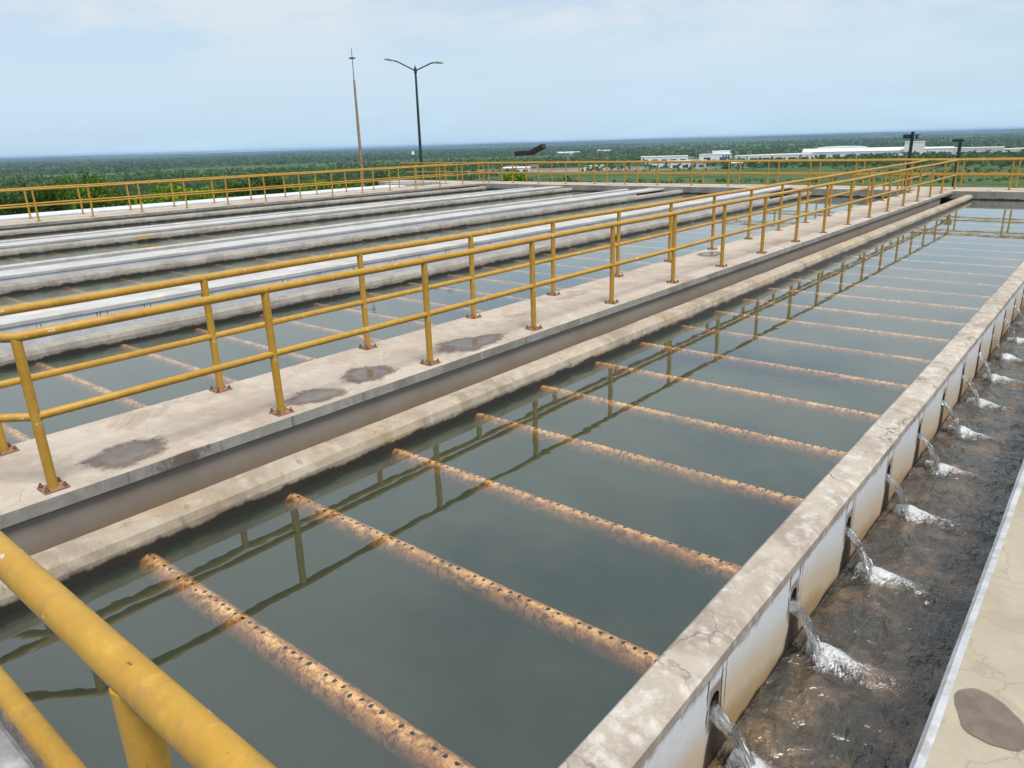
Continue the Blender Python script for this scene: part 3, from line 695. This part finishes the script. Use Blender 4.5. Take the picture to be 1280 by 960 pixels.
# ------------------------------------------------------------------ vegetation
def foliage_mat(name, dark, light, trans=.25):
    m, g = newmat(name); v = g.n('ShaderNodeAttribute', attribute_name='tone').outputs['Fac']
    hue = g.n('ShaderNodeObjectInfo').outputs['Random']
    col = g.mix(v, dark, light); col = g.mix(g.math('MULTIPLY', hue, .3), col, tuple(c*.7 for c in light))
    d = g.n('ShaderNodeBsdfDiffuse', {'Color': col}); t = g.n('ShaderNodeBsdfTranslucent', {'Color': g.mix(.5, col, (.16,.24,.03))})
    mx = g.n('ShaderNodeMixShader', {0: trans, 1: d.outputs[0], 2: t.outputs[0]}); g.n('ShaderNodeOutputMaterial', {0: mx.outputs[0]}); return m
M['leafbright'] = foliage_mat('bright leaves', (.060,.125,.014), (.23,.36,.040))
M['leafmid'] = foliage_mat('mid green leaves', (.036,.078,.014), (.125,.215,.034))
M['leafdark'] = foliage_mat('dark leaves', (.016,.034,.010), (.045,.080,.022))
M['scrub'] = foliage_mat('scrub leaves', (.028,.058,.016), (.12,.195,.042), .2)
M['bark'] = plain('bark', (.13,.10,.075), .9, .4, 12)
def leaf_cloud(centers, radii, per, size, tone_c, r):
    """many leaf-sized quads spread through clump volumes; returns verts, tone"""
    n = len(centers); C = np.repeat(np.array(centers), per, 0); R = np.repeat(np.array(radii), per)[:, None]; T = np.repeat(np.array(tone_c), per)
    d = r.normal(size=(n*per, 3)); d /= np.linalg.norm(d, axis=1)[:, None]
    P = C+d*R*(r.random((n*per, 1))**.45)*np.array([1, 1, .8])
    u = r.normal(size=(n*per, 3)); u /= np.linalg.norm(u, axis=1)[:, None]; w = np.cross(u, r.normal(size=(n*per, 3))); w /= np.linalg.norm(w, axis=1)[:, None]
    S = size*(.6+.8*r.random((n*per, 1)))
    V = np.stack([P-u*S*.5, P+w*S*.32, P+u*S*.5, P-w*S*.32], 1).reshape(-1, 3)
    T = np.clip(T+r.normal(size=len(T))*.16, 0, 1)
    return V, np.repeat(T, 4)
def quads_mesh(name, V, T):
    nq = len(V)//4; me = bpy.data.meshes.new(name)
    me.vertices.add(len(V)); me.vertices.foreach_set('co', V.astype(np.float32).ravel())
    me.loops.add(nq*4); me.loops.foreach_set('vertex_index', np.arange(nq*4, dtype=np.int32))
    me.polygons.add(nq); me.polygons.foreach_set('loop_start', np.arange(0, nq*4, 4, dtype=np.int32)); me.polygons.foreach_set('loop_total', np.full(nq, 4, dtype=np.int32))
    at_ = me.attributes.new('tone', 'FLOAT', 'POINT'); at_.data.foreach_set('value', T.astype(np.float32)); me.update(); me.validate(); return me
def crown(seed, rad, h, nclump, per, size):
    r = np.random.default_rng(seed); cs = []; rr = []; tn = []
    for i in range(nclump):
        a = r.random()*2*PI; q = math.sqrt(r.random())*rad*(.9+.25*math.sin(3*a+seed)); z = h*(.42+.58*r.random()*(1-.55*(q/rad)**2))
        cs.append((q*math.cos(a), q*math.sin(a), z)); rr.append(rad*r.uniform(.20, .38)); tn.append(np.clip(.5+r.normal()*.28, 0, 1))
    return leaf_cloud(cs, rr, per, size, tn, r)
def trunk(h, rad, seed):
    r = random.Random(seed); m = MB(); top = (r.uniform(-.3, .3), r.uniform(-.3, .3), h*.55)
    m.tube([(0, 0, -.6), (top[0]*.4, top[1]*.4, h*.28), top], [.16, .13, .10], 8)
    for k in range(6):
        a = r.uniform(0, 2*PI); e = (math.cos(a)*rad*.6, math.sin(a)*rad*.6, h*r.uniform(.6, .85)); s = .3+.12*k
        b0 = (top[0]*s, top[1]*s, h*(.28+.27*s)); m.tube([b0, tuple((p+q)/2+r.uniform(-.15, .15) for p, q in zip(b0, e)), e], [.07, .05, .02], 6)
    return m
TP = []
for k, (rad, h, lf) in enumerate(((2.4, 4.6, 'leafbright'), (3.0, 5.4, 'leafmid'), (2.6, 5.2, 'leafdark'), (2.0, 4.0, 'leafbright'), (3.3, 6.0, 'leafmid'))):
    V, T = crown(k+5, rad, h, 54, 85, .25); me = quads_mesh('crown', V, T); me.materials.append(M[lf])
    tm = trunk(h, rad, k); tme = bpy.data.meshes.new('trunk'); tme.from_pydata(tm.v, [], tm.f); tme.materials.append(M['bark']); TP.append((me, tme, h, lf))
def tree(kind, x, y, s, label, rz=None, lift=0., sz=1.):
    me, tme, h, lf = TP[kind]
    t = thing('bushy_tree', label, 'tree', (x, y, gz(x, y)+lift), random.uniform(0, 6.28) if rz is None else rz, 'trees growing just beyond the works'); t.scale = (s, s, s*sz)
    for nm, q in (('trunk', tme), ('crown', me)):
        o = bpy.data.objects.new(nm, q); COL.objects.link(o); o.parent = t
# trees on the slope behind the far left railings, left to right in the picture
TR = []
tones = {'leafbright': 'bright yellow green', 'leafmid': 'mid green', 'leafdark': 'dark green'}
spots = [(0, -620, 66, 1.0), (2, -585, 50, 1.0), (1, -560, 74, 1.1), (4, -515, 60, 1.0), (2, -470, 70, 1.05), (3, -425, 52, 1.05), (0, -400, 58, 1.1), (0, -372, 62, 1.05), (1, -330, 70, 1.0), (2, -295, 56, .95),
         (3, -255, 60, 1.1), (0, -228, 64, 1.05), (1, -200, 74, 1.0), (3, -172, 66, 1.0), (2, -150, 80, 1.1), (1, -110, 84, 1.)]
for k, (kind, px, d, s) in enumerate(spots):
    s *= .92
    x, y, _ = at(px, d)
    tree(kind, x, y, s, '%s bushy tree, %s from the left behind the far left railings' % (tones[TP[kind][3]], ORD[k]))
for k, (kind, px, d, s, lab) in enumerate(((3, 12, 46, .62, 'bright green bush top showing under the bronze floodlights behind the far railing'), (3, 58, 48, .52, 'small bright green bush behind the far railing, right of the one under the floodlights'), (1, 66, 50, .5, 'darker green bush beside the small bright bush behind the far railing'))):
    x, y, _ = at(px, d); tree(kind, x, y, s, lab, lift=1.0 if k < 2 else .7)
# the scrub and woods of the plain: one mass nobody could count
def clear_at(x, y):
    for cx, cy, rx, ry, ro in CLEAR:
        dx, dy = x-cx, y-cy; u = dx*math.cos(ro)+dy*math.sin(ro); w = -dx*math.sin(ro)+dy*math.cos(ro)
        if abs(u) < rx and abs(w) < ry: return True
    return False
def scrub(name, n, r0, r1, per, size, radm, seed, keep=1.):
    r = np.random.default_rng(seed); cs = []; rr = []; tn = []
    while len(cs) < n:
        d = r0*(r1/r0)**r.random(); a = -YAWC+r.uniform(-.95, .95); x, y = d*math.sin(a), d*math.cos(a)
        den = mnoise.noise(Vector((x/140, y/140, 5)))+.5*mnoise.noise(Vector((x/45, y/45, 8)))
        if den < -.55 or clear_at(x, y): continue
        if d < 430 and a > -.60: continue
        q = radm*r.uniform(.6, 1.25); cs.append((x, y, gz(x, y)+q*.75)); rr.append(q); tn.append(np.clip(.42+.5*mnoise.noise(Vector((x/90, y/90, 1)))+r.normal()*.15, 0, 1))
    V, T = leaf_cloud(cs, rr, per, size, tn, r); o = link(name, quads_mesh(name, V, T), M['scrub']); return struct(o, 'stuff')
scrub('scrub', 1300, 92, 320, 150, .60, 2.7, 1)
scrub('scrub', 8500, 260, 1300, 30, 1.7, 3.0, 2)
CLEAR = [c for c in CLEAR if c[2] < 200 or c[0] < -900]
scrub('scrub', 1900, 470, 900, 24, 1.1, 1.5, 9)
scrub('distant_wood', 15000, 800, 5200, 10, 4.4, 5., 3)

# ------------------------------------------------------------------ buildings on the plain
M['bwhite'] = plain('white sheet cladding', (.70,.71,.71), .6, .10, .08)
M['broof'] = plain('pale metal roof', (.74,.75,.76), .45, .08, .05)
M['bgrey'] = plain('grey cladding', (.42,.44,.46), .6, .15, .1)
M['bblue'] = plain('blue cladding', (.06,.16,.33), .5, .2, .2)
M['bdark'] = plain('dark opening', (.03,.035,.04), .4, .2, .3)
M['bbrown'] = plain('reddish brown roof', (.22,.12,.09), .7, .2, .3)
def building(name, label, px, d, w, h, dep, roof='gable', wall='bwhite', rcol='broof', doors=3, extra=None, tw=0.):
    x, y, r = at(px, d); t = thing(name, label, 'building', (x, y, gz(x, y)-.3), r+tw)
    m = MB(); m.box(-w/2, w/2, -dep/2, dep/2, 0, h); m.build('wall', M[wall], t)
    m = MB(); e = .5
    if roof == 'gable':
        k = h+max(1., dep*.07); pr = [(-dep/2-e, h+.02), (-dep/2-e, h+.35), (0, k+.35), (dep/2+e, h+.35), (dep/2+e, h+.02), (0, k)]
        m.prism(pr, -w/2-e, w/2+e, 50); m.v = [(yy, xx, z) for xx, yy, z in m.v]
    elif roof == 'arch':
        pr = [(-w/2-e, h+.02)]+[(-(w/2+e)*math.cos(PI*i/14), h+.4+w*.032*math.sin(PI*i/14)) for i in range(15)]+[(w/2+e, h+.02)]
        m.prism(pr, -dep/2-e, dep/2+e, 50)
    elif roof == 'shed':
        m.add([(-w/2-e, -dep/2-e, h+.02), (w/2+e, -dep/2-e, h+.02), (w/2+e, dep/2+e, h+.02), (-w/2-e, dep/2+e, h+.02), (-w/2-e, -dep/2-e, h+.4), (w/2+e, -dep/2-e, h+2.2), (w/2+e, dep/2+e, h+2.2), (-w/2-e, dep/2+e, h+.4)],
              [(3,2,1,0), (4,5,6,7), (0,1,5,4), (1,2,6,5), (2,3,7,6), (3,0,4,7)])
    else: m.box(-w/2-e, w/2+e, -dep/2-e, dep/2+e, h+.02, h+.6)
    m.build('roof', M[rcol], t)
    for i in range(doors):
        u = -w/2+w*(i+.5)/doors; dw = min(w/doors*.3, 5); m = MB(); m.box(u-dw, u+dw, -dep/2-.08, -dep/2-.01, .3, min(h*.55, 5)); m.build('door', M['bdark'], t)
    if extra == 'bluewin':
        for i in range(3):
            m = MB(); u = w*.22+i*w*.09; m.box(u, u+w*.06, -dep/2-.1, -dep/2-.02, h*.2, h*.9); m.build('window', M['bblue'], t)
    if extra == 'band':
        m = MB(); m.box(-w/2+1, w/2-1, -dep/2-.1, -dep/2-.02, h*.62, h*.74); m.build('window_band', M['bgrey'], t)
    return t
building('shed', 'small white roofed shed low behind the far railing, left of the brown roofs', 13, 885, 30, 4.5, 14)
building('house', 'reddish brown roofed house above the small white shed', 8, 985, 16, 4, 12, 'gable', 'bgrey', 'bbrown', 2)
building('house', 'second reddish brown roofed house, smaller, just right of the other brown roof', 34, 1010, 12, 4, 10, 'gable', 'bgrey', 'bbrown', 1)
building('warehouse', 'low white walled building at the right end of the bare reddish field', 106, 860, 22, 5.5, 14, 'flat', doors=2)
building('warehouse', 'long white warehouse with a flat pale roof, leftmost of the upper row', 190, 1140, 66, 8, 30, 'flat', doors=5)
building('warehouse', 'white walled warehouse in front of the leftmost long warehouse', 198, 905, 44, 7, 22, 'gable', doors=4)
building('warehouse', 'grey white workshop between the white walled warehouse and the blue tower', 230, 915, 20, 6.5, 18, 'shed', 'bgrey', doors=2)
building('warehouse', 'two level white office building with blue windows at its right end', 251, 1200, 46, 9, 24, 'flat', extra='bluewin', doors=2)
building('warehouse', 'upper white storey block standing behind the office with blue windows', 258, 1222, 26, 13, 18, 'flat', doors=0)
building('tower', 'narrow blue clad tower between low white sheds', 269, 915, 2.6, 7.5, 3, 'flat', 'bblue', 'bblue', 1)
building('shed', 'open fronted white shed with dark bays right of the blue tower', 294, 925, 46, 4.5, 16, 'gable', doors=7)
building('warehouse', 'very long low white warehouse with a sloping roof, behind the open fronted shed', 320, 1195, 106, 6.5, 30, 'shed', doors=6)
building('warehouse', 'huge white warehouse left of the tall white block', 422, 1300, 157, 8.5, 60, 'gable', doors=8, extra='band')
building('warehouse', 'arched white hall rising behind the huge white warehouse', 402, 1365, 74, 11.5, 40, 'arch', doors=0)
building('silo_block', 'tall white windowless block, highest of the industrial buildings', 489, 1270, 26, 20, 24, 'flat', doors=1)
building('warehouse', 'white building stepping down right of the tall white block', 516, 1275, 42, 10, 26, 'gable', doors=4)
building('warehouse', 'long white warehouse on the right, behind the shorter green lamp pole', 561, 1285, 72, 10, 36, 'flat', doors=5, extra='band')
building('warehouse', 'low tapering white warehouse at the right end of the row', 606, 1300, 50, 6, 26, 'shed', doors=3, tw=.05)
building('shed', 'far off pale roof strip out on the plain, right of the floodlights', 75, 2100, 66, 5, 26, 'gable')
building('shed', 'second far off pale roof strip beyond the bare fields', 118, 2300, 40, 5, 20, 'gable')
building('shed', 'tiny white shed at the left frame edge above the trees', -636, 640, 9, 3.5, 7, 'gable', doors=1)
building('house', 'small white house in a yard below the tall white block', 470, 1130, 12, 4.5, 9, 'gable', doors=2)
building('house', 'small pale house under the long warehouse on the right', 545, 1120, 10, 4, 8, 'gable', doors=1)
x, y, r = at(-110, 2950); t = thing('steeple', 'tiny white pointed steeple far out on the plain beside the double lamp post', 'tower', (x, y, gz(x, y)), r)
m = MB(); m.box(-7, 7, -6, 6, 0, 5); m.build('base', M['bwhite'], t)
m = MB(); m.add([(-5, -5, 5.01), (5, -5, 5.01), (5, 5, 5.01), (-5, 5, 5.01), (0, 0, 17)], [(3,2,1,0), (0,1,4), (1,2,4), (2,3,4), (3,0,4)]); m.build('spire', M['bwhite'], t)

# ------------------------------------------------------------------ poles and lamps
X0, Y0 = -31.18, 30.0; gzz = gz(X0, Y0)
t = thing('street_lamp', 'tall dark green street lamp with two arms against the sky', 'street lamp', (X0, Y0, gzz))
def P(x, z, y=Y0): return (x-X0, y-Y0, z-gzz)
m = MB(); m.tube([P(X0, gzz-.2), P(X0, 1.), P(X0, 5.66)], [.10, .085, .055], 12); m.build('pole', M['greenpole'], t)
m = MB(); m.tube([P(X0, 5.40), P(X0, 5.62)], .085, 12); m.tube([P(X0, 5.66), P(X0, 5.80)], [.05, .015], 8); m.build('bracket', M['greenpole'], t)
for a, hd, e in (([(X0, 5.52), (-32.6, 6.10), (-32.85, 6.15)], (-32.82, 6.15), (-33.55, 6.29)), ([(X0, 5.52), (-29.95, 5.80), (-29.7, 5.80)], (-29.72, 5.80), (-29.12, 5.745))):
    m = MB(); m.tube([P(*q) for q in a], .035, 8); m.build('arm', M['greenpole'], t)
    v = Vector(P(*e))-Vector(P(*hd)); c = (Vector(P(*e))+Vector(P(*hd)))/2; L = v.length; v.normalize(); s = Vector((0, 1, 0)); u = s.cross(v)
    if u.z < 0: u = -u
    m = MB(); pts = []
    for q, w, hh in ((-.5, .05, .03), (-.25, .11, .07), (.2, .14, .075), (.42, .11, .05), (.5, .05, .02)):
        pts += [c+v*q*L+s*w-u*.03, c+v*q*L+s*w*.8+u*(hh-.02), c+v*q*L-s*w*.8+u*(hh-.02), c+v*q*L-s*w-u*.03]
    m.add(pts, [(i*4+j, i*4+(j+1) % 4, (i+1)*4+(j+1) % 4, (i+1)*4+j) for i in range(4) for j in range(4)]+[(3,2,1,0), (16,17,18,19)])
    h_ = m.build('lamp_head', M['lampgrey'], t); bevel(h_, .012, 2)
    m = MB(); m.obox(c+v*.08*L-u*.036, v*L*.24, s*.09, u*.005); m.build('lens', M['lens'], h_)
x, y = -28.5, 23.52; z0 = gz(x, y)
t = thing('lightning_mast', 'slim rusty mast with a thin lightning rod on top', 'mast', (x, y, z0))
m = MB(); m.tube([(0, 0, -.2), (0, 0, 2.5-z0), (0, 0, 4.6-z0)], [.075, .065, .045], 10); m.build('pole', M['mast'], t)
m = MB(); m.tube([(0, 0, 4.6-z0), (0, 0, 5.93-z0)], [.02, .012], 8); m.build('rod', M['darkmetal'], t)
m = MB(); m.tube([(0, 0, 5.50-z0), (0, 0, 5.55-z0)], .14, 16); m.build('collar', M['darkmetal'], t)
def small_lamp(label, x, y, top, boxes):
    z0 = gz(x, y); t = thing('lamp_post', label, 'street lamp', (x, y, z0))
    m = MB(); m.tube([(0, 0, -.2), (0, 0, top-z0)], [.09, .06], 10); m.build('pole', M['greenpole'], t)
    for (x0, x1, za, zb, nm) in boxes:
        m = MB(); m.box(x0, x1, -.12, .12, za-z0, zb-z0); h = m.build(nm, M['greenpole'], t); bevel(h, .02, 2)
        if nm == 'lamp_head': m = MB(); m.box(x0+.04, x1-.04, -.09, .09, za-z0-.012, za-z0-.001); m.build('lens', M['lens'], h)
small_lamp('dark green lamp post with a box head and small side arm, left of its neighbour', -7.23, 34., 1.68, [(-.32, -.05, 1.42-.0, 1.58, 'lamp_head'), (.05, .28, 1.53, 1.57, 'arm'), (.13, .20, 1.40, 1.528, 'sensor')])
small_lamp('shorter dark green lamp post with a flat head, rightmost of the two', -5.52, 34., 1.26, [(-.27, .12, 1.265, 1.36, 'lamp_head')])
x, y = -32.46, 40.; z0 = gz(x, y)
t = thing('floodlight_post', 'pale thin post with two dark bronze floodlight heads above the far railing', 'street lamp', (x, y, z0))
m = MB(); m.tube([(0, 0, -.2), (0, 0, 1.0-z0)], [.05, .035], 8); m.build('pole', M['palepole'], t)
m = MB(); m.tube([(0, 0, 1.0-z0), (1.25, 0, .98-z0)], .03, 8); m.build('arm', M['brownlamp'], t)
m = MB(); m.obox((.54, 0, 1.0-z0), (.46, 0, .03), (0, .22, 0), (0, 0, .15)); bevel(m.build('lamp_head', M['brownlamp'], t), .02, 2)
m = MB(); a = math.radians(21); m.obox((1.82, 0, 1.22-z0), (.60*math.cos(a), 0, .60*math.sin(a)), (0, .22, 0), (-.14*math.sin(a), 0, .14*math.cos(a))); bevel(m.build('lamp_head', M['brownlamp'], t), .03, 2)

# ------------------------------------------------------------------ haze
m, g = newmat('haze'); v = g.n('ShaderNodeVolumePrincipled', {'Color': (.42,.64,1.,1), 'Density': .5/7500, 'Anisotropy': .0})
g.n('ShaderNodeOutputMaterial', {1: v.outputs[0]})
b = MB(); b.box(-31500, 31500, -31500, 31500, -60, 12.); hz = b.build('haze', m); struct(hz, 'stuff')

# ------------------------------------------------------------------ sky, sun, camera
EL, AZ = math.radians(66), math.radians(112)      # sun high on the right of the picture, veiled
w = bpy.data.worlds.new('World'); sc.world = w; w.use_nodes = True; w.node_tree.nodes.clear(); g = G(w.node_tree)
sky = g.n('ShaderNodeTexSky', sky_type='NISHITA', sun_disc=False, sun_elevation=EL, sun_rotation=AZ, air_density=1.0, dust_density=1.2, ozone_density=1.5)
d = g.coord('Generated'); dx, dy, dz = g.xyz(d)
inv = g.math('DIVIDE', 1., g.math('ADD', g.math('MAXIMUM', dz, 0.), .16))
cv = g.n('ShaderNodeCombineXYZ', {0: g.math('MULTIPLY', dx, inv), 1: g.math('MULTIPLY', dy, inv), 2: 0.}).outputs[0]
c1 = g.noise(cv, .75, 7, .58, .35); c2 = g.noise(g.scl(cv, .6, 1.4, 1), 1.6, 6, .6, .5)
cl = g.math('ADD', g.math('MULTIPLY', c1, .65), g.math('MULTIPLY', c2, .35))
veil = g.map(dz, .0, .28, .22, .48)
cover = g.math('ADD', g.math('MULTIPLY', g.map(cl, .40, .60), .78), veil, 0., True)
col = g.mix(cover, sky.outputs[0], (4.7, 5.1, 5.5))
col = g.mix(g.map(dz, .20, .0, 0., .8), col, (3.35, 4.75, 5.95))
bg = g.n('ShaderNodeBackground', {0: col, 1: .085}); g.n('ShaderNodeOutputWorld', {0: bg.outputs[0]})
L = bpy.data.lights.new('sun', 'SUN'); L.energy = 2.2; L.angle = math.radians(20); L.color = (1, .955, .88)
so = bpy.data.objects.new('sun', L); COL.objects.link(so)
sd = Vector((math.sin(AZ)*math.cos(EL), math.cos(AZ)*math.cos(EL), math.sin(EL))); so.rotation_euler = sd.to_track_quat('Z', 'Y').to_euler(); so.location = (0, 0, 50)

F = 918.336; yaw, pit, rol = -0.6951936265, -0.3175170276, -0.0287357613
f = Vector((math.sin(yaw)*math.cos(pit), math.cos(yaw)*math.cos(pit), math.sin(pit)))
r0 = Vector((math.cos(yaw), -math.sin(yaw), 0)); u0 = r0.cross(f)
rr = math.cos(rol)*r0+math.sin(rol)*u0; uu = -math.sin(rol)*r0+math.cos(rol)*u0
cd = bpy.data.cameras.new('camera'); cd.sensor_width = 36; cd.lens = F/1280*36; cd.clip_start = .05; cd.clip_end = 150000
co = bpy.data.objects.new('camera', cd); COL.objects.link(co)
co.matrix_world = Matrix(((rr.x, uu.x, -f.x, 0), (rr.y, uu.y, -f.y, 0), (rr.z, uu.z, -f.z, 1.7), (0, 0, 0, 1)))
sc.camera = co
sc.view_settings.view_transform = 'Standard'; sc.view_settings.look = 'None'; sc.view_settings.exposure = .88; sc.view_settings.gamma = 1
sc.render.engine = 'CYCLES'; cy = sc.cycles
cy.use_denoising = True; cy.max_bounces = 8; cy.transparent_max_bounces = 12; cy.volume_bounces = 1; cy.diffuse_bounces = 3; cy.glossy_bounces = 4
cy.caustics_reflective = False; cy.caustics_refractive = False; cy.sample_clamp_indirect = 6
